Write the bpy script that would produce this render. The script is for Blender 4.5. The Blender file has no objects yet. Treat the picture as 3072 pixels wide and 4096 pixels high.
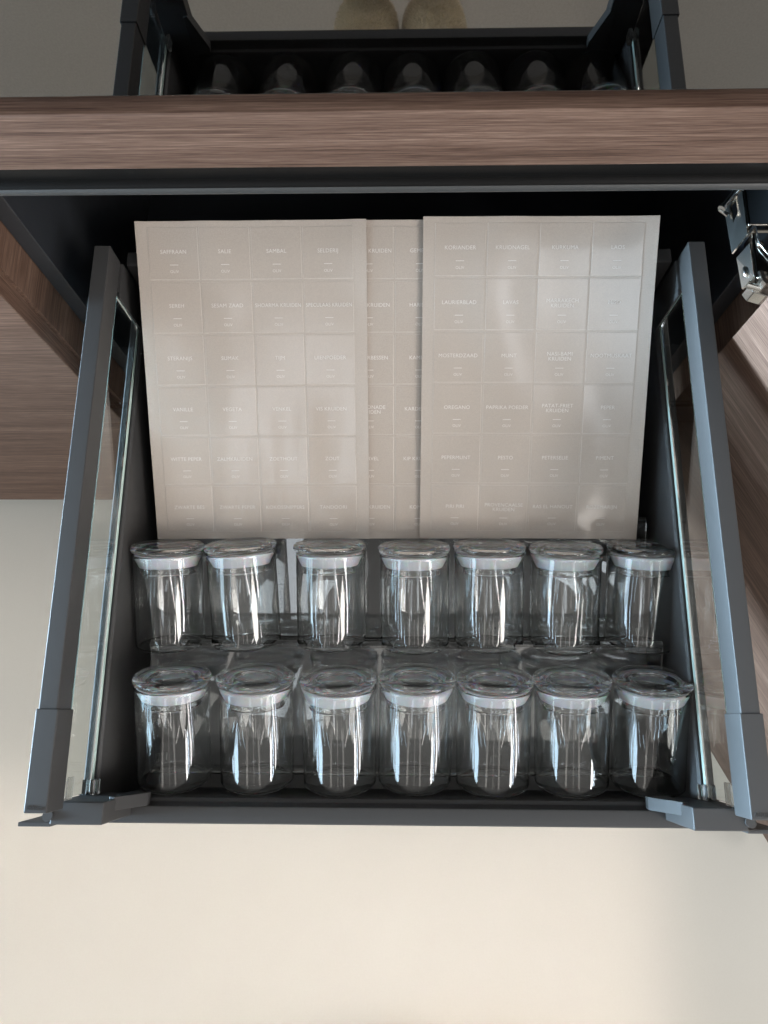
import bpy, bmesh, math, random
from mathutils import Vector, Matrix, noise
R = math.radians
random.seed(7)
scene = bpy.context.scene
C = scene.collection
UP = 0.66            # the model is laid out from the drawer's rail top (z = 0); everything is raised so the floor is z = 0

# ------------------------------------------------------------------ camera, world, light
cd = bpy.data.cameras.new('camera')
cam = bpy.data.objects.new('camera', cd); C.objects.link(cam)
cd.sensor_fit = 'VERTICAL'; cd.sensor_height = 24.0; cd.lens = 17.942
cam.location = (0.0037, 0, 0.5916); cam.rotation_euler = (0.2648, 0.0210, 0.0065)
cd.clip_start = 0.02; cd.clip_end = 100
scene.camera = cam
scene.render.resolution_x = 768; scene.render.resolution_y = 1024
scene.view_settings.view_transform = 'Standard'
scene.view_settings.look = 'None'
scene.view_settings.exposure = 0.16
cy = scene.cycles
cy.max_bounces = 24; cy.transmission_bounces = 24; cy.glossy_bounces = 8; cy.transparent_max_bounces = 24; cy.diffuse_bounces = 5
cy.sample_clamp_indirect = 8.0; cy.blur_glossy = 0.3
cy.use_denoising = True
w = bpy.data.worlds.new('World'); scene.world = w; w.use_nodes = True
w.node_tree.nodes['Background'].inputs[0].default_value = (1.0, 0.965, 0.92, 1)
w.node_tree.nodes['Background'].inputs[1].default_value = 0.48

def area(name, loc, target, sx, sy, col, power):
    l = bpy.data.lights.new(name, 'AREA'); l.shape = 'RECTANGLE'; l.size = sx; l.size_y = sy
    l.color = col; l.energy = power
    o = bpy.data.objects.new(name, l); C.objects.link(o); o.location = loc
    d = Vector(target) - Vector(loc)
    o.rotation_euler = d.to_track_quat('-Z', 'Y').to_euler()
    return o
# windows of the room: cool sky through the left one, whiter day on the right, plus added streak strips, reflection lamps and a warm floor beam
area('left_window_and_streak_light', (-3.1, 0.02, 0.26), (0.25, 0.14, 0.33), 0.9, 0.8, (0.52, 0.77, 1.0), 42).data.spread = R(30)
for _x, _y, _z, _w, _h, _p in ((-3.2, -1.85, 1.05, 1.3, 0.75, 24), (-2.6, -1.8, 1.80, 0.9, 0.10, 2.2), (-1.6, -1.8, 1.85, 0.6, 0.06, 0.8), (-3.3, -1.9, 0.42, 1.1, 0.26, 6), (-3.2, -1.9, 0.02, 1.1, 0.16, 3.6)):
    area('left_window_and_streak_light', (_x, _y, _z), (0, 0.05, -0.1), _w, _h, (0.58, 0.81, 1.0), _p*1.5)  # besides the window itself, thin strips added to streak the jar glass
area('right_window_and_streak_light', (1.75, -1.0, 1.45), (-0.05, 0.22, -0.02), 0.8, 0.7, (1.0, 0.95, 0.90), 1.2).data.spread = R(32)
for _x, _y, _z, _w, _h, _p, _c in ((2.6, -1.6, 0.72, 0.9, 0.10, 3.0, (0.72, 0.85, 1.0)), (2.5, -1.6, 1.0, 1.1, 0.24, 9, (1.0, 0.98, 0.97)), (2.7, -1.7, 0.35, 1.1, 0.20, 6, (1.0, 0.97, 0.94)), (2.7, -1.7, 0.0, 1.1, 0.14, 3.4, (0.8, 0.88, 1.0)), (1.2, -1.7, 1.9, 0.7, 0.08, 1.6, (1.0, 0.95, 0.9))):
    area('right_window_and_streak_light', (_x, _y, _z), (0, 0.05, -0.1), _w, _h, _c, _p*2.2)  # strips added on the right side for more bright streaks in the jars
for _x, _w, _h, _p in ((-1.05, 1.0, 0.22, 1.1), (0.62, 0.9, 0.20, 0.9), (-0.12, 0.9, 0.08, 0.3)):
    area('added_reflection_light', (_x, -2.0, 2.0), (0, 0.05, -0.1), _h, _w, (1.0, 0.95, 0.89), _p)  # unseen panels added so the jars reflect soft grey bars
for _x, _y, _z, _p in ((-0.41, -0.89, 1.75, 1.9), (0.77, -0.59, 1.86, 2.6)):
    area('added_reflection_light', (_x, _y, _z), (_x*0.3, 0.3, -0.06), 0.24, 0.62, (0.86, 0.93, 1.0), _p)  # unseen lamps added to lay a satin sheen on the sticker sheets
key = area('added_floor_beam', (-0.70, -2.5, 3.1), (-0.675, -0.86, -0.66), 2.1, 1.40, (1.0, 0.92, 0.83), 3.5)  # narrow beam added to brighten the floor; its right edge makes the shadow
key.data.spread = R(3.2)

# ------------------------------------------------------------------ materials
def mat(name):
    m = bpy.data.materials.new(name); m.use_nodes = True
    nt = m.node_tree; return m, nt, nt.nodes['Principled BSDF']
def ramp(nt, fac, stops):
    r = nt.nodes.new('ShaderNodeValToRGB')
    e = r.color_ramp.elements
    while len(e) < len(stops): e.new(0.5)
    for x, (p, c) in zip(e, stops): x.position = p; x.color = (*c, 1)
    nt.links.new(fac, r.inputs[0]); return r.outputs[0]
def noise_tex(nt, scale, mapping=None, detail=4, rough=0.55, coord='Object', dist=0.0):
    tc = nt.nodes.new('ShaderNodeTexCoord'); n = nt.nodes.new('ShaderNodeTexNoise')
    n.inputs['Scale'].default_value = scale; n.inputs['Detail'].default_value = detail
    n.inputs['Roughness'].default_value = rough; n.inputs['Distortion'].default_value = dist
    out = tc.outputs[coord]
    if mapping:
        mp = nt.nodes.new('ShaderNodeMapping'); mp.inputs['Scale'].default_value = mapping
        nt.links.new(out, mp.inputs[0]); out = mp.outputs[0]
    nt.links.new(out, n.inputs['Vector']); return n.outputs['Fac']
def bump(nt, b, h, strength, dist=0.001):
    n = nt.nodes.new('ShaderNodeBump'); n.inputs['Strength'].default_value = strength; n.inputs['Distance'].default_value = dist
    nt.links.new(h, n.inputs['Height']); nt.links.new(n.outputs[0], b.inputs['Normal'])

def metal_paint(name, col, rough=0.42, met=0.35, spec=0.5):
    m, nt, b = mat(name)
    f = noise_tex(nt, 2600, detail=2)
    c = ramp(nt, f, [(0.3, tuple(x*0.86 for x in col)), (0.7, tuple(x*1.16 for x in col))])
    nt.links.new(c, b.inputs['Base Color'])
    g = noise_tex(nt, 45, detail=5)
    rr = nt.nodes.new('ShaderNodeMapRange'); rr.inputs['To Min'].default_value = rough-0.06; rr.inputs['To Max'].default_value = rough+0.08
    nt.links.new(g, rr.inputs[0]); nt.links.new(rr.outputs[0], b.inputs['Roughness'])
    b.inputs['Metallic'].default_value = met; b.inputs['Specular IOR Level'].default_value = spec
    bump(nt, b, f, 0.10, 0.0004)
    return m
M_ANTH = metal_paint('anthracite_metal', (0.053, 0.051, 0.050), 0.52, 0.10, 0.35)
M_DARK = metal_paint('dark_carcass_laminate', (0.026, 0.028, 0.032), 0.40, 0.0)
M_BLACK = metal_paint('black_profile', (0.006, 0.0052, 0.0046), 0.36, 0.0, 0.10)
M_BOT = metal_paint('dark_drawer_bottom', (0.110, 0.107, 0.106), 0.35, 0.0)

def wood(name, grain):
    m, nt, b = mat(name)
    lo, hi = 7.0, 480
    sc = {'x': (lo, hi, hi), 'y': (hi, lo, hi), 'z': (hi, hi, lo)}[grain]
    f1 = noise_tex(nt, 1.0, sc, 7, 0.68, dist=0.25)
    f2 = noise_tex(nt, 1.0, tuple(v*(2.6 if v == hi else 5.0) for v in sc), 4, 0.65)
    f3 = noise_tex(nt, 1.0, tuple(v*(0.10 if v == hi else 0.22) for v in sc), 2, 0.5)
    def mix(a, c, k):
        n = nt.nodes.new('ShaderNodeMix'); n.data_type = 'FLOAT'; n.inputs[0].default_value = k
        nt.links.new(a, n.inputs[2]); nt.links.new(c, n.inputs[3]); return n.outputs[0]
    f = mix(mix(f1, f2, 0.42), f3, 0.20)
    c = ramp(nt, f, [(0.33, (0.026, 0.013, 0.0085)), (0.44, (0.078, 0.042, 0.028)), (0.53, (0.130, 0.075, 0.052)), (0.64, (0.215, 0.136, 0.097))])
    nt.links.new(c, b.inputs['Base Color'])
    b.inputs['Roughness'].default_value = 0.55; b.inputs['Specular IOR Level'].default_value = 0.2
    bump(nt, b, f2, 0.22, 0.0006)
    return m
W_X = wood('walnut_grain_across', 'x'); W_Y = wood('walnut_grain_deep', 'y'); W_Z = wood('walnut_grain_upright', 'z')

def floor_mat():
    m, nt, b = mat('cream_floor')
    f = noise_tex(nt, 2.2, detail=6, rough=0.6); g = noise_tex(nt, 420, detail=3)
    n = nt.nodes.new('ShaderNodeMix'); n.data_type = 'FLOAT'; n.inputs[0].default_value = 0.3
    nt.links.new(f, n.inputs[2]); nt.links.new(g, n.inputs[3])
    c = ramp(nt, n.outputs[0], [(0.3, (0.595, 0.54, 0.462)), (0.7, (0.645, 0.595, 0.518))])
    nt.links.new(c, b.inputs['Base Color'])
    b.inputs['Roughness'].default_value = 0.42
    bump(nt, b, g, 0.05, 0.0006)
    return m
M_FLOOR = floor_mat()

def glass(name, col, ior, rough=0.0):
    m, nt, b = mat(name)
    b.inputs['Base Color'].default_value = (*col, 1); b.inputs['Transmission Weight'].default_value = 1.0
    b.inputs['IOR'].default_value = ior; b.inputs['Roughness'].default_value = rough
    return m
def jar_glass():
    m = glass('jar_glass', (0.99, 1.0, 0.997), 1.47)
    nt = m.node_tree; b = nt.nodes['Principled BSDF']
    h = noise_tex(nt, 1.0, (55, 55, 16), 2, 0.5)
    bump(nt, b, h, 0.055, 0.0012)
    return m
M_JAR = jar_glass()
M_ACR = glass('clear_acrylic', (0.95, 0.97, 0.97), 1.49)
M_PANE = glass('side_glass', (0.93, 0.97, 0.955), 1.5)
M_CLIP = glass('clear_plastic_clip', (0.93, 0.94, 0.93), 1.45, 0.12)

def plain(name, col, rough=0.5, met=0.0, **kw):
    m, nt, b = mat(name)
    f = noise_tex(nt, kw.pop('scale', 900), detail=3)
    c = ramp(nt, f, [(0.3, tuple(x*0.93 for x in col)), (0.7, tuple(min(1, x*1.05) for x in col))])
    nt.links.new(c, b.inputs['Base Color'])
    b.inputs['Roughness'].default_value = rough; b.inputs['Metallic'].default_value = met
    for k, v in kw.items(): b.inputs[k].default_value = v
    return m
M_EDGE = plain('green_glass_edge', (0.62, 0.76, 0.69), 0.35, **{'Transmission Weight': 0.1})
M_SEAL = plain('white_silicone', (0.76, 0.78, 0.82), 0.4, **{'Transmission Weight': 0.12, 'Subsurface Weight': 0.25, 'Subsurface Scale': 0.004})
M_SHEET = plain('taupe_sheet', (0.47, 0.405, 0.352), 0.27)
M_STICK = plain('taupe_sticker', (0.465, 0.40, 0.348), 0.17)
M_CUT = plain('sticker_cut_edge', (0.55, 0.50, 0.45), 0.35)
M_PRINT = plain('white_print', (0.72, 0.69, 0.65), 0.5)
M_CHROME = plain('nickel_steel', (0.62, 0.60, 0.56), 0.20, 1.0)
M_CHROME2 = plain('nickel_reflecting_dark', (0.30, 0.285, 0.26), 0.12, 1.0)  # same steel, its colour darkened for the dark oven reflected in the arm
M_OVEN = plain('black_mirror_glass', (0.170, 0.168, 0.166), 0.012, 1.0)
M_OVENB = plain('oven_body', (0.02, 0.02, 0.02), 0.5)
M_SKIN = plain('skin', (0.52, 0.30, 0.23), 0.5, scale=60)
M_TROUSER = plain('dark_trousers', (0.018, 0.018, 0.022), 0.85, scale=300)
M_FLEECE = plain('beige_fleece', (0.93, 0.85, 0.69), 0.9, scale=200)
M_SOLE = plain('slipper_sole', (0.10, 0.08, 0.06), 0.8)

# ------------------------------------------------------------------ helpers
def link(name, me, m=None, parent=None):
    o = bpy.data.objects.new(name, me); C.objects.link(o)
    if m is not None:
        for x in (m if isinstance(m, (list, tuple)) else [m]): me.materials.append(x)
    if parent is not None: o.parent = parent
    return o
def fromb(name, b, m=None, parent=None, smooth=None):
    bmesh.ops.recalc_face_normals(b, faces=b.faces)
    me = bpy.data.meshes.new(name); b.to_mesh(me); b.free()
    if smooth is not None:
        me.shade_smooth(); me.set_sharp_from_angle(angle=R(smooth))
    o = link(name, me, m, parent)
    if smooth is not None:
        wn = o.modifiers.new('weighted_normals', 'WEIGHTED_NORMAL'); wn.mode = 'FACE_AREA'; wn.weight = 100; wn.keep_sharp = True
    return o
def thing(name, label, cat, loc=(0, 0, 0), group=None):
    o = bpy.data.objects.new(name, None); C.objects.link(o); o.empty_display_size = 0.02
    o.location = loc; tag(o, label, cat, group); return o
def tag(o, label, cat, group=None):
    o['label'] = label; o['category'] = cat
    if group: o['group'] = group
    return o
def add_box(b, lo, hi, bev=0.0, seg=2, mi=0):
    lo = Vector(lo); hi = Vector(hi)
    r = bmesh.ops.create_cube(b, size=1.0, matrix=Matrix.Translation((lo+hi)/2) @ Matrix.Diagonal((*(hi-lo), 1)))
    vs = r['verts']
    es = list({e for v in vs for e in v.link_edges})
    for f in {f for v in vs for f in v.link_faces}: f.material_index = mi
    if bev > 0: bmesh.ops.bevel(b, geom=es, offset=bev, segments=seg, profile=0.5, affect='EDGES')
def box(name, lo, hi, m, parent=None, bev=0.0, seg=2):
    b = bmesh.new(); add_box(b, lo, hi, bev, seg); return fromb(name, b, m, parent, 40 if bev else None)
def add_prism(b, poly, axis, a0, a1):
    """poly: 2-D outline; extruded along axis ('x','y','z') from a0 to a1; the two other axes take the outline in xyz order."""
    def P(p, t):
        return {'x': (t, p[0], p[1]), 'y': (p[0], t, p[1]), 'z': (p[0], p[1], t)}[axis]
    A = [b.verts.new(P(p, a0)) for p in poly]; B = [b.verts.new(P(p, a1)) for p in poly]
    n = len(poly); fs = [b.faces.new(A), b.faces.new(B[::-1])]
    for i in range(n): fs.append(b.faces.new((A[i], B[i], B[(i+1) % n], A[(i+1) % n])))
    return fs
def prism(name, poly, axis, a0, a1, m, parent=None, bev=0.0):
    b = bmesh.new(); add_prism(b, poly, axis, a0, a1)
    bmesh.ops.recalc_face_normals(b, faces=b.faces)
    if bev: bmesh.ops.bevel(b, geom=b.edges[:], offset=bev, segments=2, profile=0.5, affect='EDGES')
    return fromb(name, b, m, parent, 40 if bev else None)
def lathe_mesh(name, prof, seg=72, closed=False):
    """prof: (r, z) list; r = 0 gives a pole."""
    vs = []; fs = []; rings = []
    for r, z in prof:
        if r < 1e-7: rings.append([len(vs)]); vs.append((0, 0, z))
        else:
            rings.append(list(range(len(vs), len(vs)+seg)))
            for i in range(seg):
                a = 2*math.pi*i/seg; vs.append((r*math.cos(a), r*math.sin(a), z))
    pairs = list(zip(rings, rings[1:]))
    if closed: pairs.append((rings[-1], rings[0]))
    for A, B in pairs:
        if len(A) == 1 and len(B) == 1: continue
        for i in range(seg):
            j = (i+1) % seg
            if len(A) == 1: fs.append((A[0], B[i], B[j]))
            elif len(B) == 1: fs.append((A[i], A[j], B[0]))
            else: fs.append((A[i], A[j], B[j], B[i]))
    me = bpy.data.meshes.new(name); me.from_pydata(vs, [], fs)
    b = bmesh.new(); b.from_mesh(me); bmesh.ops.recalc_face_normals(b, faces=b.faces); b.to_mesh(me); b.free()
    me.shade_smooth(); me.set_sharp_from_angle(angle=R(60)); return me
def arc(cx, cz, r, a0, a1, n):
    return [(cx + r*math.cos(R(a0+(a1-a0)*i/n)), cz + r*math.sin(R(a0+(a1-a0)*i/n))) for i in range(n+1)]
def tube_mesh(name, pts, rad, seg=8):
    cu = bpy.data.curves.new(name, 'CURVE'); cu.dimensions = '3D'; cu.bevel_depth = rad; cu.bevel_resolution = 3; cu.use_fill_caps = True
    s = cu.splines.new('POLY'); s.points.add(len(pts)-1)
    for p, q in zip(s.points, pts): p.co = (*q, 1)
    o = bpy.data.objects.new(name, cu); C.objects.link(o)
    dg = bpy.context.evaluated_depsgraph_get(); me = bpy.data.meshes.new_from_object(o.evaluated_get(dg))
    bpy.data.objects.remove(o); bpy.data.curves.remove(cu); me.shade_smooth(); return me

# lettering: all the words become meshes in one pass
_words = {}
def prepare_words(items):
    """items: {key: (text, size, extrude, shear)}"""
    obs = []
    for k, (t, s, ex, sh) in items.items():
        cu = bpy.data.curves.new('lettering', 'FONT'); cu.body = t; cu.size = s; cu.align_x = 'CENTER'; cu.align_y = 'CENTER'
        cu.extrude = ex; cu.shear = sh; cu.resolution_u = 3; cu.space_line = 0.92; cu.space_character = 1.04
        o = bpy.data.objects.new('lettering', cu); C.objects.link(o); obs.append((k, o, cu))
    dg = bpy.context.evaluated_depsgraph_get()
    for k, o, cu in obs:
        me = bpy.data.meshes.new_from_object(o.evaluated_get(dg)); me.materials.clear()
        _words[k] = ([v.co.copy() for v in me.vertices], [tuple(p.vertices) for p in me.polygons])
        bpy.data.meshes.remove(me)
    for k, o, cu in obs: bpy.data.objects.remove(o); bpy.data.curves.remove(cu)

# ------------------------------------------------------------------ setting
FZ = -UP
b = bmesh.new()
for q in [[(-6, -6), (6, -6), (6, 6), (-6, 6)]]:
    b.faces.new([b.verts.new((x, y, FZ)) for x, y in q])
fl = fromb('floor', b, M_FLOOR); fl['kind'] = 'structure'

# ------------------------------------------------------------------ tall kitchen cabinet around the drawer
XI, XO, Y0, YB = 0.3125, 0.3295, 0.398, 0.95
cab = thing('kitchen_cabinet', 'walnut and black tall kitchen cabinet with its door open, round the pulled-out drawer', 'cabinet', (0, 0.6, FZ))
def cpart(o): o.parent = cab; o.matrix_parent_inverse = Matrix.Translation((0, -0.6, -FZ)); return o
for s in (-1, 1):
    a, c_ = sorted((s*XI, s*XO))
    cpart(box('side_panel', (a, Y0, -0.60), (c_, YB, 0.60), M_DARK, None, 0.0012))
    a, c_ = sorted((s*(XO+0.0006), s*(XO+0.0185)))
    o = cpart(box('end_panel', (a, Y0-0.036, -0.60), (c_, YB, 0.60), W_Y, None, 0.0006)); o['label'] = 'walnut end panel beside the dark carcass side'
cpart(box('back_panel', (-XI, YB-0.012, -0.60), (XI, YB, 0.60), M_DARK))
cpart(box('bottom_panel', (-XI, Y0+0.004, -0.60), (XI, YB-0.013, -0.582), M_DARK))
cpart(box('divider_shelf', (-XI, Y0+0.012, -0.245), (XI, YB-0.013, -0.229), M_DARK))
cpart(box('lower_front', (-XI+0.004, Y0+0.003, -0.575), (XI-0.004, Y0+0.018, -0.25), M_DARK, None, 0.001))
cpart(box('plinth', (-XO, Y0+0.04, FZ), (XO, Y0+0.056, -0.602), M_BLACK))
# walnut strip under the oven and the black profile under it
YF = 0.3310
cpart(box('fascia_strip', (-0.62, YF, 0.1886), (0.62, YF+0.029, 0.2336), W_X, None, 0.0016, 3))
P2 = [(0.3440, 0.1880), (0.3446, 0.182), (0.3470, 0.168), (0.3515, 0.1555), (0.3515, 0.1535), (0.3485, 0.1522), (0.3465, 0.1497), (0.3466, 0.1462), (0.3490, 0.1440), (0.400, 0.1440), (0.400, 0.1880)]
o = cpart(prism('handle_profile', P2, 'x', -0.62, 0.62, M_BLACK))
o.data.shade_smooth(); o.data.set_sharp_from_angle(angle=R(50))

o = cpart(link('profile_lip', tube_mesh('profile_lip', [(-0.62, 0.3490, 0.1476), (0.62, 0.3490, 0.1476)], 0.0036), metal_paint('lip_metal', (0.042, 0.039, 0.036), 0.45, 0.2))); o['label'] = 'lighter lower lip of the black profile'

# oven with a mirror-black front over the strip
oven = thing('built_in_oven', 'black mirror-glass oven front above the walnut strip', 'oven', (0, 0.6, 0.2475))
o = box('glass_front', (-0.60, 0.331, 0.2468), (0.60, 0.345, 0.86), M_OVEN, None, 0.0008); o.parent = oven; o.matrix_parent_inverse = Matrix.Translation((0, -0.6, -0.2475))
o = box('oven_body', (-0.60, 0.3605, 0.2000), (0.60, 0.90, 0.85), M_OVENB, None); o.parent = oven; o.matrix_parent_inverse = Matrix.Translation((0, -0.6, -0.2475))

# neighbour on the left: a closed walnut front
left = thing('base_cabinet', 'closed walnut cabinet with a plain front left of the open drawer', 'cabinet', (-0.7, 0.6, FZ))
def lpart(o): o.parent = left; o.matrix_parent_inverse = Matrix.Translation((0.7, -0.6, -FZ)); return o
LY, LX = 0.3440, -0.3345
lpart(box('front_panel', (-1.15, LY, -0.602), (LX, LY+0.0175, 0.130), W_X, None, 0.0007))
o = lpart(box('edge_band', (LX+0.0001, LY+0.0004, -0.6015), (LX+0.0009, LY+0.0171, 0.1295), W_Z)); o['label'] = 'paler upright walnut edge strip of the front'
lpart(box('carcass', (-1.15, LY+0.0185, -0.60), (-XO-0.0195, YB, 0.130), M_DARK))
lpart(box('plinth', (-1.15, LY+0.075, FZ), (-XO-0.02, LY+0.09, -0.601), M_BLACK))

# opened door on the right, hinged to the cabinet
al = R(27.6); DH = Vector((0.2845, 0.3145, 0)); dd = Vector((math.sin(al), -math.cos(al), 0)); dn = Vector((math.cos(al), math.sin(al), 0))
b = bmesh.new(); add_box(b, (0, 0, -0.62), (0.595, 0.019, 0.085), 0.0008)
door = fromb('door', b, None, None, 40)
# local x runs along the door, local y into its thickness
door.matrix_world = Matrix(((dd.x, dn.x, 0, DH.x), (dd.y, dn.y, 0, DH.y), (0, 0, 1, 0), (0, 0, 0, 1)))
door.data.materials.append(W_X)
door['label'] = 'open walnut door swung out to the right'
_mw = door.matrix_world.copy(); door.parent = cab; door.matrix_parent_inverse = Matrix.Translation((0, -0.6, -FZ)); door.matrix_basis = _mw

# steel hinge
hinge = bpy.data.objects.new('hinge', None); C.objects.link(hinge); hinge.empty_display_size = 0.02
hinge.parent = cab; hinge.matrix_parent_inverse = Matrix.Translation((0, -0.6, -FZ)); hinge['label'] = 'shiny steel door hinge'
def hp(o): o.parent = hinge; return o
hx0, hx1, hz0, hz1 = 0.2725, 0.312, 0.050, 0.068
# rear arm: a channel with a slot in its left cheek
def cheek(name, ql, qr, slot=None, th=0.0018):
    """a tilted steel plate: ql = its left edge (back, front), qr = its right edge; slot in plate fractions"""
    a, b_, c_, d_ = Vector(ql[0]), Vector(ql[1]), Vector(qr[1]), Vector(qr[0])
    P = lambda u, v: a.lerp(b_, v).lerp(d_.lerp(c_, v), u)
    nrm = (b_-a).cross(d_-a).normalized()
    if nrm.z < 0: nrm.negate()
    b = bmesh.new()
    outer = [(0, 0), (0, 1), (1, 1), (1, 0)]
    T = [b.verts.new(P(*q)) for q in outer]; Bt = [b.verts.new(P(*q) - nrm*th) for q in outer]
    if slot:
        S = [b.verts.new(P(*q)) for q in slot]; S2 = [b.verts.new(P(*q) - nrm*th) for q in slot]
        for k in range(4):
            m_ = (k+1) % 4
            b.faces.new((T[k], T[m_], S[m_], S[k])); b.faces.new((Bt[k], S2[k], S2[m_], Bt[m_])); b.faces.new((S[k], S[m_], S2[m_], S2[k]))
    else: b.faces.new(T); b.faces.new(Bt[::-1])
    for k in range(4):
        m_ = (k+1) % 4; b.faces.new((T[k], Bt[k], Bt[m_], T[m_]))
    return hp(fromb(name, b, M_CHROME))
cheek('arm_cheek', ((0.2648, 0.4000, 0.0530), (0.2662, 0.3590, 0.0530)), ((0.2740, 0.4070, 0.0665), (0.2735, 0.3670, 0.0665)), [(0.33, 0.06), (0.33, 0.46), (0.66, 0.36), (0.66, 0.04)])
cheek('arm_cheek', ((0.2692, 0.3545, 0.0535), (0.2700, 0.3265, 0.0540)), ((0.2742, 0.3590, 0.0662), (0.2742, 0.3300, 0.0662)))
o = hp(box('arm', (hx0+0.0022, 0.374, hz1-0.016), (hx1, 0.4125, hz1), M_CHROME2, None, 0.0018, 3))
hp(box('arm', (hx0+0.004, 0.3275, hz1-0.016), (hx1, 0.3685, hz1-0.0008), M_CHROME2, None, 0.0018, 3))
hp(prism('arm_lip', [(hx0+0.001, 0.366), (hx0+0.0045, 0.3725), (hx0+0.007, 0.3725), (hx0+0.0085, 0.360), (hx0+0.0075, 0.360), (hx0+0.0062, 0.371), (hx0+0.0051, 0.371), (hx0+0.0022, 0.3655)], 'z', hz1-0.004, hz1+0.0015, M_CHROME))
hp(link('wire_spring', tube_mesh('wire_spring', [(hx0+0.0075, 0.3615, hz1+0.001), (hx0+0.0085, 0.3555, hz1+0.0015), (hx0+0.014, 0.346, hz1+0.0015), (hx0+0.022, 0.337, hz1+0.0015), (hx0+0.030, 0.334, hz1+0.001)], 0.0008), M_CHROME))
for x, y in ((0.2815, 0.357), (0.2815, 0.3300), (0.290, 0.345)):
    me = lathe_mesh('rivet', [(0, 0.0003), (0.0012, 0.0003), (0.0014, 0.001), (0.0022, 0.0012), (0.0026, 0.0005), (0.0026, -0.002)], 24)
    o = hp(link('rivet', me, M_CHROME)); o.location = (x, y, hz1)
b = bmesh.new(); bmesh.ops.create_uvsphere(b, u_segments=20, v_segments=12, radius=1, matrix=Matrix.Translation((0.2712, 0.3375, 0.0600)) @ Matrix.Diagonal((0.0022, 0.0052, 0.0026, 1)))
hp(fromb('dimple', b, M_CHROME, None, 60))
hp(link('pivot_pin', tube_mesh('pivot_pin', [(0.2722, 0.4105, 0.0625), (0.2606, 0.3965, 0.0600)], 0.0021), M_CHROME))
hp(box('pin_plate', (0.2700, 0.4095, 0.0585), (0.2785, 0.4128, 0.0665), M_CHROME, None, 0.0006))
hp(link('pin_collar', tube_mesh('pin_collar', [(0.2612, 0.3972, 0.0601), (0.2594, 0.3950, 0.0598)], 0.0032), M_CHROME))
hp(prism('pin_bracket', [(0.2582, 0.3985), (0.2580, 0.3955), (0.2640, 0.3900), (0.2665, 0.3925)], 'z', 0.0565, 0.0580, M_CHROME))
hp(link('front_pin', tube_mesh('front_pin', [(hx0-0.001, 0.3265, 0.060), (0.2815, 0.3230, 0.0600)], 0.0026), M_CHROME))
hp(prism('clip', [(0.2772, 0.333), (0.2798, 0.3335), (0.2812, 0.331), (0.2818, 0.3255), (0.2835, 0.3225), (0.2812, 0.3215), (0.2790, 0.3245), (0.2782, 0.3285)], 'z', 0.060, 0.0695, M_CHROME))
hp(prism('link_arm', [(0.2728, 0.3262), (0.2800, 0.3275), (0.3120, 0.3190), (0.3120, 0.3075), (0.2760, 0.3205)], 'z', 0.046, 0.0595, M_CHROME, None, 0.0008))

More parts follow.
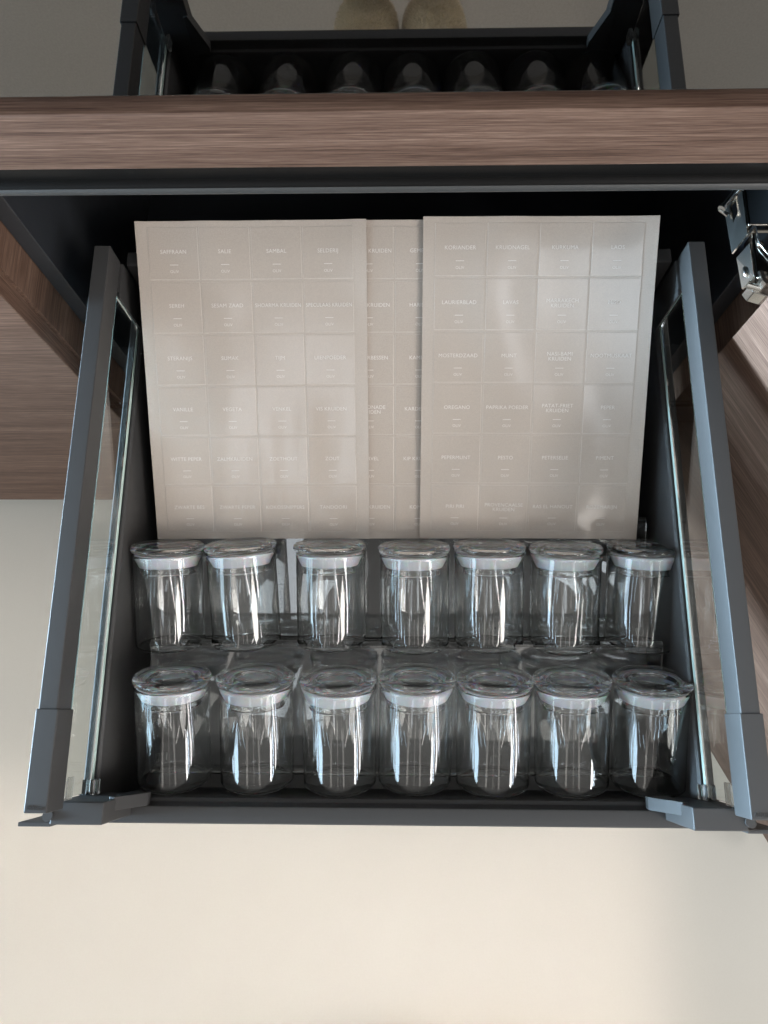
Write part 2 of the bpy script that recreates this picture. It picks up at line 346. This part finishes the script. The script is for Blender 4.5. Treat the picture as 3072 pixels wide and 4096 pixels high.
# ------------------------------------------------------------------ the drawer
DR = (0, 0.17, -0.20)
drw = thing('drawer', 'pulled-out anthracite inner drawer with glass sides and square rails', 'drawer', DR)
DI = Matrix.Translation((-DR[0], -DR[1], -DR[2]))
def dpart(o): o.parent = drw; o.matrix_parent_inverse = DI; return o
ZB = -0.196
dpart(box('bottom_panel', (-0.2518, -0.0685, ZB-0.012), (0.2518, 0.4085, ZB), M_BOT))
GX = 0.2575
prepare_words({'maker': ('blum', 0.0052, 0.00025, 0.12)})
for s in (-1, 1):
    def sb(name, x0, x1, y0, y1, z0, z1, m, bev=0.0, seg=2):
        a, c_ = sorted((s*x0, s*x1)); return dpart(box(name, (a, y0, z0), (c_, y1, z1), m, None, bev, seg))
    sb('gallery_rail', 0.2556, 0.2700, 0.0040, 0.4067, -0.026, 0.0, M_ANTH, 0.0009, 3)
    capo = sb('rail_cap', 0.2543, 0.2714, -0.0678, 0.0062, -0.0275, 0.0012, M_ANTH, 0.0009, 3)
    vs, fc = _words['maker']
    me = bpy.data.meshes.new('lettering'); me.from_pydata([(v.x + s*0.2630, v.y - 0.0640, v.z + 0.0014) for v in vs], [], fc)
    o = link('lettering', me, M_ANTH, capo)
    arrow = [(-0.0072, -0.0012), (-0.0062, 0.0002), (-0.0070, 0.0004), (-0.0058, 0.0016), (-0.0056, 0.0002), (-0.0061, -0.0002)]
    bb = bmesh.new(); add_prism(bb, [(p[0] + s*0.2630 + 0.0004, p[1]-0.0640) for p in arrow], 'z', 0.0011, 0.0017)
    fromb('arrow_mark', bb, M_ANTH, capo)
    # metal lower side: a hollow profile with a folded top lip
    X = lambda v: s*v
    prof = [(X(0.2510), ZB), (X(0.2505), -0.100), (X(0.2520), -0.0905), (X(0.2540), -0.0885), (X(0.2552), -0.0885), (X(0.2552), -0.0925), (X(0.2612), -0.0925), (X(0.2612), -0.0870), (X(0.2660), -0.0870), (X(0.2680), -0.0900), (X(0.2680), ZB-0.012), (X(0.2525), ZB-0.012)]
    o = dpart(prism('side_panel', prof, 'y', -0.0685, 0.402, M_ANTH)); o.data.shade_smooth(); o.data.set_sharp_from_angle(angle=R(35))
    # glass with its green ground edge
    sb('glass_panel', GX-0.002, GX+0.002, -0.060, 0.3700, -0.0815, -0.0265, M_PANE)
    sb('glass_edge', GX-0.0023, GX+0.002, -0.0595, 0.3700, -0.0866, -0.0818, M_EDGE, 0.0006)
    sb('glass_edge', GX-0.002, GX+0.002, 0.3703, 0.3722, -0.0842, -0.0268, M_EDGE, 0.0004)
    # rear upright between rail and side
    sb('rear_upright', GX-0.0045, GX+0.0055, 0.3755, 0.4050, -0.0920, -0.0262, M_ANTH, 0.0008)
    sb('rear_upright', GX-0.0050, GX-0.0030, 0.3695, 0.3757, -0.0890, -0.0262, M_ANTH, 0.0004)
    # clear clips on the glass
    c1 = sb('glass_clip', GX-0.0075, GX-0.0032, -0.0620, -0.0500, -0.0880, -0.0760, M_CLIP, 0.0006)
    sb('glass_clip', GX+0.0030, GX+0.0062, -0.0620, -0.0500, -0.0870, -0.0760, M_CLIP, 0.0006)
    sb('glass_clip', GX-0.0042, GX-0.0028, -0.0620, -0.0450, -0.0400, -0.0285, M_CLIP, 0.0004)
    # front corner bracket
    br = sb('corner_bracket', 0.2245, 0.2655, -0.0795, -0.0628, -0.112, -0.0315, M_ANTH, 0.0012, 3)
    sb('bracket_foot', 0.2300, 0.2700, -0.0790, -0.0690, -0.206, -0.1125, M_ANTH)
    bb = bmesh.new()
    a, c_ = sorted((X(0.2650), X(0.2905))); add_box(bb, (a, -0.0812, -0.205), (c_, -0.0780, -0.0330), 0.0006)
    fromb('flange', bb, M_ANTH, br, 40)
    b2 = bmesh.new(); add_prism(b2, [(X(0.2300), -0.0560), (X(0.2252), -0.0545), (X(0.2105), -0.0935), (X(0.2105), -0.1015), (X(0.2300), -0.1050)], 'y', -0.0716, -0.0612)
    bmesh.ops.recalc_face_normals(b2, faces=b2.faces); bmesh.ops.bevel(b2, geom=b2.edges[:], offset=0.0005, segments=2, profile=0.5, affect='EDGES')
    fromb('gusset', b2, M_ANTH, br, 40)
    b2 = bmesh.new(); bmesh.ops.create_cone(b2, cap_ends=True, segments=20, radius1=0.0036, radius2=0.0036, depth=0.030, matrix=Matrix.Translation((X(0.2665), -0.0728, -0.0450)))
    bmesh.ops.create_cone(b2, cap_ends=True, segments=20, radius1=0.0040, radius2=0.0040, depth=0.0016, matrix=Matrix.Translation((X(0.2680), -0.0735, -0.0330)))
    fromb('screw', b2, M_ANTH, br, 40)
# front rail, a low metal bar between the brackets
FR = [(-0.0855, ZB-0.010), (-0.0858, -0.0965), (-0.0848, -0.0950), (-0.0738, -0.0945), (-0.0722, -0.0950), (-0.0714, -0.0963), (-0.0708, -0.1000), (-0.0690, -0.1040), (-0.0662, -0.1052), (-0.0650, -0.1080), (-0.0650, ZB-0.010)]
o = dpart(prism('front_rail', FR, 'x', -0.2430, 0.2430, M_ANTH)); o.data.shade_smooth(); o.data.set_sharp_from_angle(angle=R(38))
# back panel with a flat top flange
BP = [(0.4090, -0.0400), (0.4096, -0.0364), (0.4112, -0.0352), (0.4228, -0.0352), (0.4240, -0.0365), (0.4240, -0.2000), (0.4220, -0.2000), (0.4220, -0.0380), (0.4140, -0.0390), (0.4120, -0.0420), (0.4120, -0.2000), (0.4090, -0.2000)]
o = dpart(prism('back_panel', BP, 'x', -0.2535, 0.2535, M_ANTH)); o.data.shade_smooth(); o.data.set_sharp_from_angle(angle=R(38))

# ------------------------------------------------------------------ jars and the acrylic racks they lie on
E = 0.3775
rl, rb, L = 0.0342, 0.0327, 0.0985
aV = Vector((0, math.cos(E), math.sin(E))); nV = Vector((0, -math.sin(E), math.cos(E)))
ROW1 = (-0.0530, -0.1358); ROW2 = (0.0695, -0.1508)
CAM = Vector((0.0037, 0, 0.5916)); CR = cam.rotation_euler.to_matrix(); FP = 3062.0652
def ray_x(u, v, z):
    d = CR @ Vector(((u-1536)/FP, (2048-v)/FP, -1)); t = (z-CAM.z)/d.z; return CAM.x + t*d.x
def jar_body_mesh():
    t = 0.0012; top = L-0.0090
    out = [(0, 0.0008), (rb-0.010, 0.0006), (rb-0.0034, 0.0)] + arc(rb-0.0030, 0.0030, 0.0030, -80, 0, 5) + [(rb, 0.012), (rb, 0.04), (rb, top-0.003)] + \
          [(rb+0.0004, top-0.0016)] + arc(rb-0.0006, top-0.0008, 0.0010, 20, 160, 4) + [(rb-t, top-0.003), (rb-t, 0.04), (rb-t, 0.012)] + arc(rb-t-0.0022, 0.0036, 0.0022, 0, -80, 4) + [(rb-0.010, 0.0017), (0, 0.0020)]
    return lathe_mesh('body', out, 80)
def lid_mesh():
    z0 = L-0.0085
    p = [(0, L-0.0016), (0.008, L-0.0015), (0.017, L-0.0011), (0.0245, L-0.0005), (0.0285, L)] + arc(rl-0.0040, L-0.0040, 0.0040, 85, -70, 8) + \
        [(rl-0.0050, z0+0.0006), (rb-0.0030, z0), (0.0262, z0-0.0002), (0.0246, z0-0.0020), (0.0238, z0-0.0160), (0.0250, z0-0.0172), (0.0246, z0-0.0182), (0.0212, z0-0.0182), (0.0204, z0-0.0160), (0.0206, z0+0.0010), (0.0188, z0+0.0026), (0.010, z0+0.0028), (0, z0+0.0029)]
    return lathe_mesh('lid', p, 80)
def seal_mesh():
    z0 = L-0.0088
    return lathe_mesh('seal_ring', [(0.0249, z0-0.0005), (0.0300, z0-0.0003), (0.0308, z0-0.0012), (0.0304, z0-0.0030), (0.0284, z0-0.0064), (0.0262, z0-0.0108), (0.0252, z0-0.0114), (0.0241, z0-0.0106), (0.0243, z0-0.004)], 64, True)
JB, JL, JS = jar_body_mesh(), lid_mesh(), seal_mesh()
JB.materials.append(M_JAR); JL.materials.append(M_JAR); JS.materials.append(M_SEAL)
jar0 = thing('spice_jar', '', 'jar', (0, 0, 0), 'empty glass spice jars lying in two rows')
body0 = link('body', JB, None, jar0); lid0 = link('lid', JL, None, jar0); seal0 = link('seal_ring', JS, None, lid0)
def copy_jar():
    r = jar0.copy(); C.objects.link(r)
    for src in (body0, lid0):
        k = src.copy(); C.objects.link(k); k.parent = r; k.rotation_euler.z = random.uniform(0, 6.28)
        if src is lid0: k.rotation_euler.x = random.uniform(-0.012, 0.012); k.rotation_euler.y = random.uniform(-0.012, 0.012)
        if src is lid0:
            q = seal0.copy(); C.objects.link(q); q.parent = k
    return r
front_u = [(372, 1600), (553, 1600), (733, 1600), (897, 1600), (1066, 1600), (1237, 1600), (1406, 1600)]
back_u = [(365, 1290), (528, 1290), (715, 1290), (896, 1290), (1056, 1290), (1220, 1290), (1385, 1290)]
lab_f = ['empty lidded glass jar at the left end of the front row, by the glass side',
         'empty glass jar second from the left in the front row near the front rail',
         'empty glass jar third from the left in the front row near the front rail',
         'empty glass jar in the middle of the front row near the front rail',
         'empty glass jar just right of the middle one in the front row',
         'empty glass jar second from the right in the front row near the front rail',
         'empty glass jar at the right end of the front row, beside the glass side']
lab_b = ['empty glass jar at the left end of the back row, below the left label sheet',
         'empty glass jar second in the back row, followed by a wide gap',
         'empty glass jar between two gaps in the back row',
         'empty glass jar in the middle of the back row, right of a wide gap',
         'empty glass jar just right of the middle one in the back row',
         'empty glass jar second from the right in the back row, below the right sheet',
         'empty glass jar at the right end of the back row, beside the right glass side']
rnd = random.Random(3)
first = True
for row, us, labs in ((ROW1, front_u, lab_f), (ROW2, back_u, lab_b)):
    for i, (u, v) in enumerate(us):
        m = Vector((0, row[0], row[1])) + aV*0.049
        x = ray_x(u*1.8517, v*1.8517, m.z)
        r = jar0 if first else copy_jar()
        first = False
        yaw = rnd.uniform(-0.018, 0.018) + (0.05 if (row is ROW2 and i == 1) else 0) - (0.02 if i == 6 else 0)
        r.location = (x + yaw*0.03, row[0] + rnd.uniform(-0.0012, 0.0012), row[1])
        Rm = Matrix(((1, 0, 0), (0, nV.y*-1, aV.y), (0, nV.z*-1, aV.z)))   # local z along the jar's axis
        Rm = Matrix.Rotation(yaw, 3, 'Z') @ Matrix((Vector((1, 0, 0)), Vector((0, -1, 0)), Vector((0, 0, 1)))).transposed().inverted() if False else Matrix.Rotation(yaw, 3, 'Z') @ Matrix.Rotation(E-math.pi/2, 3, 'X')
        r.rotation_euler = Rm.to_euler()
        r['label'] = labs[i]

# clear racks: three side by side, each a run of three slanted tiers
ES = E - math.atan2(rl-rb, L-0.006)
sa = Vector((0, math.cos(ES), math.sin(ES))); sn = Vector((0, -math.sin(ES), math.cos(ES)))
TIERS = [ROW1, ROW2, (ROW2[0]+0.1240, -0.152)]
def tier_profile(row):
    g = Vector((0, *row)) - nV*rb - aV*0.0005 - sn*0.0004          # the jar's lower base corner
    t = 0.0030; h = 0.0135; Ls = 0.1165
    q = lambda a_, n_: (lambda v: (v.y, v.z))(g + sa*a_ + sn*n_)
    top = q(Ls, 0); topo = q(Ls, -t)
    zb = ZB + 0.0006
    pts = [q(-0.0010, h), q(-0.0010-t*0.5, h+0.0006), q(-0.0010-t, h), q(-0.0010-t, -t*0.4), q(-t*0.6, -t), q(Ls-t*1.2, -t)]
    # back leg straight down to the drawer bottom
    pts += [(topo[0]-t*0.2, zb), (topo[0]+t*0.8, zb), (topo[0]+t*0.8, top[1]-t*0.6), q(Ls-0.0006, 0), q(Ls-0.004, 0), q(0.0, 0)]
    return pts
def rack(x0, x1, label, dy):
    t = thing('spice_rack', label, 'spice rack', ((x0+x1)/2, 0.1, ZB), 'clear acrylic racks across the drawer')
    for row in TIERS:
        b = bmesh.new(); add_prism(b, [(y+dy, z) for y, z in tier_profile(row)], 'x', x0, x1)
        o = fromb('tier', b, M_ACR); o.parent = t; o.matrix_parent_inverse = Matrix.Translation((-(x0+x1)/2, -0.1, -ZB))
        # front foot under the lip, so that the tier stands
        g = tier_profile(row)[4]
        for xx in (x0+0.0005, x1-0.0035):
            b = bmesh.new(); add_prism(b, [(g[0]+0.002+dy, g[1]-0.0002), (g[0]+0.010+dy, g[1]+0.0024), (g[0]+0.010+dy, ZB+0.0006), (g[0]+0.002+dy, ZB+0.0006)], 'x', xx, xx+0.003)
            fromb('foot', b, M_ACR, o)
rack(-0.2300, -0.0790, 'left clear acrylic slanted rack under the first two jars of each row', 0.0)
rack(-0.0780, 0.0950, 'middle clear acrylic slanted rack under the centre jars of each row', -0.0012)
rack(0.0960, 0.2450, 'right clear acrylic slanted rack under the last jars of each row', 0.0004)

# ------------------------------------------------------------------ sheets of stickers
SW, SH = 0.210, 0.297
COL0, PIT, LW, ROW0, RP, LH = 0.0108, 0.0471, 0.0455, 0.0055, 0.0477, 0.0455
T1 = [['SAFFRAAN', 'SALIE', 'SAMBAL', 'SELDERIJ'], ['SEREH', 'SESAM ZAAD', 'SHOARMA KRUIDEN', 'SPECULAAS KRUIDEN'], ['STERANIJS', 'SUMAK', 'TIJM', 'UIENPOEDER'],
      ['VANILLE', 'VEGETA', 'VENKEL', 'VIS KRUIDEN'], ['WITTE PEPER', 'ZALMKRUIDEN', 'ZOETHOUT', 'ZOUT'], ['ZWARTE BES', 'ZWARTE PEPER', 'KOKOSSNIPPERS', 'TANDOORI']]
T2 = [[None, 'GEHAKT KRUIDEN', 'GEMBER', None], [None, 'GYROS KRUIDEN', 'HARISSA', None], [None, 'JENEVERBESSEN', 'KAMILLE', None],
      [None, 'KARBONADE\nKRUIDEN', 'KARDEMOM', None], [None, 'KERVEL', 'KIP KRUIDEN', None], [None, 'KOFFIE KRUIDEN', 'KOMIJN', None]]
T3 = [['KORIANDER', 'KRUIDNAGEL', 'KURKUMA', 'LAOS'], ['LAURIERBLAD', 'LAVAS', 'MARRAKECH\nKRUIDEN', 'MISO'], ['MOSTERDZAAD', 'MUNT', 'NASI-BAMI\nKRUIDEN', 'NOOTMUSKAAT'],
      ['OREGANO', 'PAPRIKA POEDER', 'PATAT-FRIET\nKRUIDEN', 'PEPER'], ['PEPERMUNT', 'PESTO', 'PETERSELIE', 'PIMENT'], ['PIRI PIRI', 'PROVENCAALSE\nKRUIDEN', 'RAS EL HANOUT', 'ROZEMARIJN']]
words = {'OLIV': ('OLIV', 0.0036, 0, 0)}
for T in (T1, T2, T3):
    for r_ in T:
        for t_ in r_:
            if t_: words[t_] = (t_, 0.0049, 0, 0)
prepare_words(words)
def sheet(name, label, base, tilt, yaw, texts, seed, amp):
    root = thing(name, label, 'label sheet', base, 'taupe sheets of white-lettered spice stickers')
    root.rotation_euler = (tilt, 0, yaw)
    root.rotation_mode = 'XYZ'
    ox = seed*3.1
    def bend(x, y):
        z = amp*math.sin(x*34 + ox) * (0.4+0.6*y/SH) + amp*0.7*math.sin(y*21 + x*9 + ox*2)
        if amp == 0: return 0.0
        z += 0.0012*noise.noise(Vector((x*34 + ox, y*13, seed))) + 0.0005*math.sin(x*95 + 6*y + ox)*min(1, 3*abs(x)/0.105)
        return max(z, -0.0004) + 0.0010*(abs(x)/0.105)**3 + 0.0006
    def place(pts, lift): return [(x, y, bend(x, y) + lift + dz) for x, y, dz in pts]
    nx, ny = 42, 58
    vs = []; fs = []
    for k, lift in enumerate((0.0, -0.0004)):
        for j in range(ny+1):
            for i in range(nx+1): vs.append((-SW/2 + SW*i/nx, SH*j/ny, lift))
    n1 = (nx+1)*(ny+1); I = lambda i, j, k=0: k*n1 + j*(nx+1) + i
    for j in range(ny):
        for i in range(nx):
            fs.append((I(i, j), I(i+1, j), I(i+1, j+1), I(i, j+1))); fs.append((I(i, j, 1), I(i, j+1, 1), I(i+1, j+1, 1), I(i+1, j, 1)))
    for i in range(nx): fs.append((I(i, 0), I(i, 0, 1), I(i+1, 0, 1), I(i+1, 0))); fs.append((I(i, ny), I(i+1, ny), I(i+1, ny, 1), I(i, ny, 1)))
    for j in range(ny): fs.append((I(0, j), I(0, j+1), I(0, j+1, 1), I(0, j, 1))); fs.append((I(nx, j), I(nx, j, 1), I(nx, j+1, 1), I(nx, j+1)))
    me = bpy.data.meshes.new('backing_sheet'); me.from_pydata(place(vs, 0), [], fs); me.shade_smooth(); me.set_sharp_from_angle(angle=R(50))
    link('backing_sheet', me, M_SHEET, root)
    for r_ in range(6):
        for c_ in range(4):
            txt = texts[r_][c_]
            if txt is None: continue
            x0 = -SW/2 + COL0 + PIT*c_; y1 = SH - ROW0 - RP*r_; x1 = x0+LW; y0 = y1-LH
            # sticker: a thin plate with a ground rim
            g = 6; pv = []; pf = []; pm = []
            gx = [0, 0.00034] + [0.00034 + (LW-0.00068)*k/g for k in range(1, g)] + [LW-0.00034, LW]
            gy = [0, 0.00034] + [0.00034 + (LH-0.00068)*k/g for k in range(1, g)] + [LH-0.00034, LH]
            n = len(gx)
            for j, yy in enumerate(gy):
                for i, xx in enumerate(gx):
                    rim = i in (0, n-1) or j in (0, n-1)
                    pv.append((x0+xx, y0+yy, 0.00004 if rim else 0.00018))
            for j in range(n-1):
                for i in range(n-1):
                    pf.append((j*n+i, j*n+i+1, (j+1)*n+i+1, (j+1)*n+i)); pm.append(1 if (i in (0, n-2) or j in (0, n-2)) else 0)
            me = bpy.data.meshes.new('sticker'); me.from_pydata(place(pv, 0.0001), [], pf)
            for p, k in zip(me.polygons, pm): p.material_index = k; p.use_smooth = True
            me.set_sharp_from_angle(angle=R(12))
            st = link('sticker', me, (M_STICK, M_CUT), root)
            cx = (x0+x1)/2; pts = []; faces = []
            two = '\n' in txt
            for key, dy in ((txt, LH*(0.52 if two else 0.535)), ('OLIV', LH*0.155)):
                wv, wf = _words[key]; o_ = len(pts)
                k_ = 1.0
                wid = max(v.x for v in wv) - min(v.x for v in wv)
                if wid > LW*0.93: k_ = LW*0.93/wid
                pts += [(cx + v.x*k_, y0+dy+v.y, 0) for v in wv]; faces += [tuple(a+o_ for a in f) for f in wf]
            o_ = len(pts); yd = y0 + LH*0.287
            pts += [(cx-0.0038, yd-0.00028, 0), (cx+0.0038, yd-0.00028, 0), (cx+0.0038, yd+0.00028, 0), (cx-0.0038, yd+0.00028, 0)]; faces.append((o_, o_+1, o_+2, o_+3))
            me = bpy.data.meshes.new('lettering'); me.from_pydata(place(pts, 0.00052), [], faces)
            link('lettering', me, M_PRINT, st)
    return root
sheet('label_sheet', 'left taupe sticker sheet, from SAFFRAAN down to TANDOORI', (-0.1319, 0.1720, -0.1434), 0.4850, 0.003, T1, 1, 0.0007)
sheet('label_sheet', 'middle taupe sticker sheet mostly covered by the sheets on both sides', (-0.0017, 0.1725, -0.1447), 0.4862, 0.0, T2, 2, 0.0)
sheet('label_sheet', 'right taupe sticker sheet, from KORIANDER down to ROZEMARIJN', (0.1273, 0.1720, -0.1405), 0.4850, -0.0052, T3, 3, 0.0009)

# ------------------------------------------------------------------ the photographer's feet, seen in the oven front
def skin_mesh(name, chain, sub=2):
    """chain: list of polylines [(co, radius), ...] sharing their first vertex"""
    b = bmesh.new(); root = None; rad = []
    for line in chain:
        prev = None
        for k, (co, r_) in enumerate(line):
            v = b.verts.new(co); rad.append(r_)
            if prev is not None: b.edges.new((prev, v))
            prev = v
    me = bpy.data.meshes.new(name); b.to_mesh(me); b.free()
    o = bpy.data.objects.new(name, me); C.objects.link(o)
    md = o.modifiers.new('skin', 'SKIN'); md.use_smooth_shade = True
    for v, r_ in zip(me.skin_vertices[0].data, rad): v.radius = (r_ if isinstance(r_, tuple) else (r_, r_))
    md2 = o.modifiers.new('sub', 'SUBSURF'); md2.levels = sub; md2.render_levels = sub
    dg = bpy.context.evaluated_depsgraph_get(); m2 = bpy.data.meshes.new_from_object(o.evaluated_get(dg))
    bpy.data.objects.remove(o); bpy.data.meshes.remove(me); m2.shade_smooth(); return m2
def slipper(cx, label, yaw):
    root = thing('slipper', label, 'slipper', (cx, -0.577, FZ), 'fluffy beige slippers of the photographer')
    root.rotation_euler = (0, 0, yaw)
    n, m_ = 40, 20
    vs = []; fs = []
    def sect(t):   # t 0 heel .. 1 toe : half width, height, y
        y = -0.125 + 0.25*t
        wdt = 0.0575*(1-abs(2*t-1)**5)**0.5*(0.98+0.04*t) + 0.002
        hgt = (0.096 - 0.02*max(0, t-0.55)/0.45)*(1-abs(2*t-1)**6)**0.5 + 0.004
        return wdt, hgt, y
    for j in range(n+1):
        wd, hg, y = sect(j/n)
        for i in range(m_+1):
            a = math.pi*i/m_
            c_, s_ = math.cos(a), math.sin(a)
            x = wd*math.copysign(abs(c_)**0.65, c_); z = hg*abs(s_)**0.7
            k = noise.noise(Vector((x*60+cx*50, y*60, z*60)))*0.004
            vs.append((x*(1+k*1.5), y, max(0.004, z + k*(1 if z > 0.01 else 0)) + 0.010))
    for j in range(n):
        for i in range(m_): fs.append((j*(m_+1)+i, j*(m_+1)+i+1, (j+1)*(m_+1)+i+1, (j+1)*(m_+1)+i))
    me = bpy.data.meshes.new('upper'); me.from_pydata(vs, [], fs); me.shade_smooth()
    up = link('upper', me, M_FLEECE, root)
    rn = random.Random(int(abs(cx)*1000)+5); hv = []; hf = []
    b = bmesh.new(); b.from_mesh(me); b.faces.ensure_lookup_table()
    bmesh.ops.recalc_face_normals(b, faces=b.faces)
    fl_ = [(f, f.calc_area()) for f in b.faces]
    for f, ar in fl_:
        for _ in range(max(2, int(ar*420000))):
            u_, v_ = rn.random(), rn.random(); q_ = [v.co for v in f.verts]; p = q_[0].lerp(q_[1], u_).lerp(q_[3].lerp(q_[2], u_), v_)
            nn = f.normal if f.normal.dot(f.calc_center_median()-Vector((0, p.y, 0.02))) > 0 else -f.normal
            d = (nn + Vector((rn.uniform(-.7, .7), rn.uniform(-.7, .7), rn.uniform(-.5, .5)))).normalized()
            l_ = rn.uniform(0.005, 0.012); sd = d.cross(Vector((rn.random(), rn.random(), rn.random()))).normalized()*0.0007
            k = len(hv); hv += [p-sd, p+sd, p+d*l_]; hf.append((k, k+1, k+2))
    b.free()
    me = bpy.data.meshes.new('fleece'); me.from_pydata(hv, [], hf); o = link('fleece', me, M_FLEECE, root); o['kind'] = 'stuff'
    out = [(sect(j/24)[0]*s_*0.98, sect(j/24)[2]) for s_ in (1, -1) for j in (range(25) if s_ == 1 else range(24, -1, -1))]
    b = bmesh.new(); add_prism(b, out, 'z', 0.0, 0.014); fromb('sole', b, M_SOLE, root)
slipper(-0.066, 'fluffy beige slipper on the left, mirrored in the black oven front', 0.04)
slipper(0.070, 'fluffy beige slipper on the right, mirrored in the black oven front', -0.04)
per = thing('person', 'person with bare ankles standing in fluffy slippers before the drawer', 'person', (0, -0.72, FZ))
def chainleg(cx):
    return [((cx, -0.668, -0.615), (0.036, 0.040)), ((cx, -0.682, -0.575), 0.034), ((cx, -0.692, -0.50), 0.033), ((cx, -0.700, -0.455), 0.042), ((cx*1.03, -0.704, -0.425), 0.046)]
pi_ = Matrix.Translation((0, 0.72, -FZ))
for cx in (-0.062, 0.068):
    o = link('leg', skin_mesh('leg', [chainleg(cx)]), M_SKIN, per); o.matrix_parent_inverse = pi_

# ------------------------------------------------------------------ raise everything so that the floor lies at z = 0
for o in list(C.objects):
    if o.parent is None: o.location.z += UP
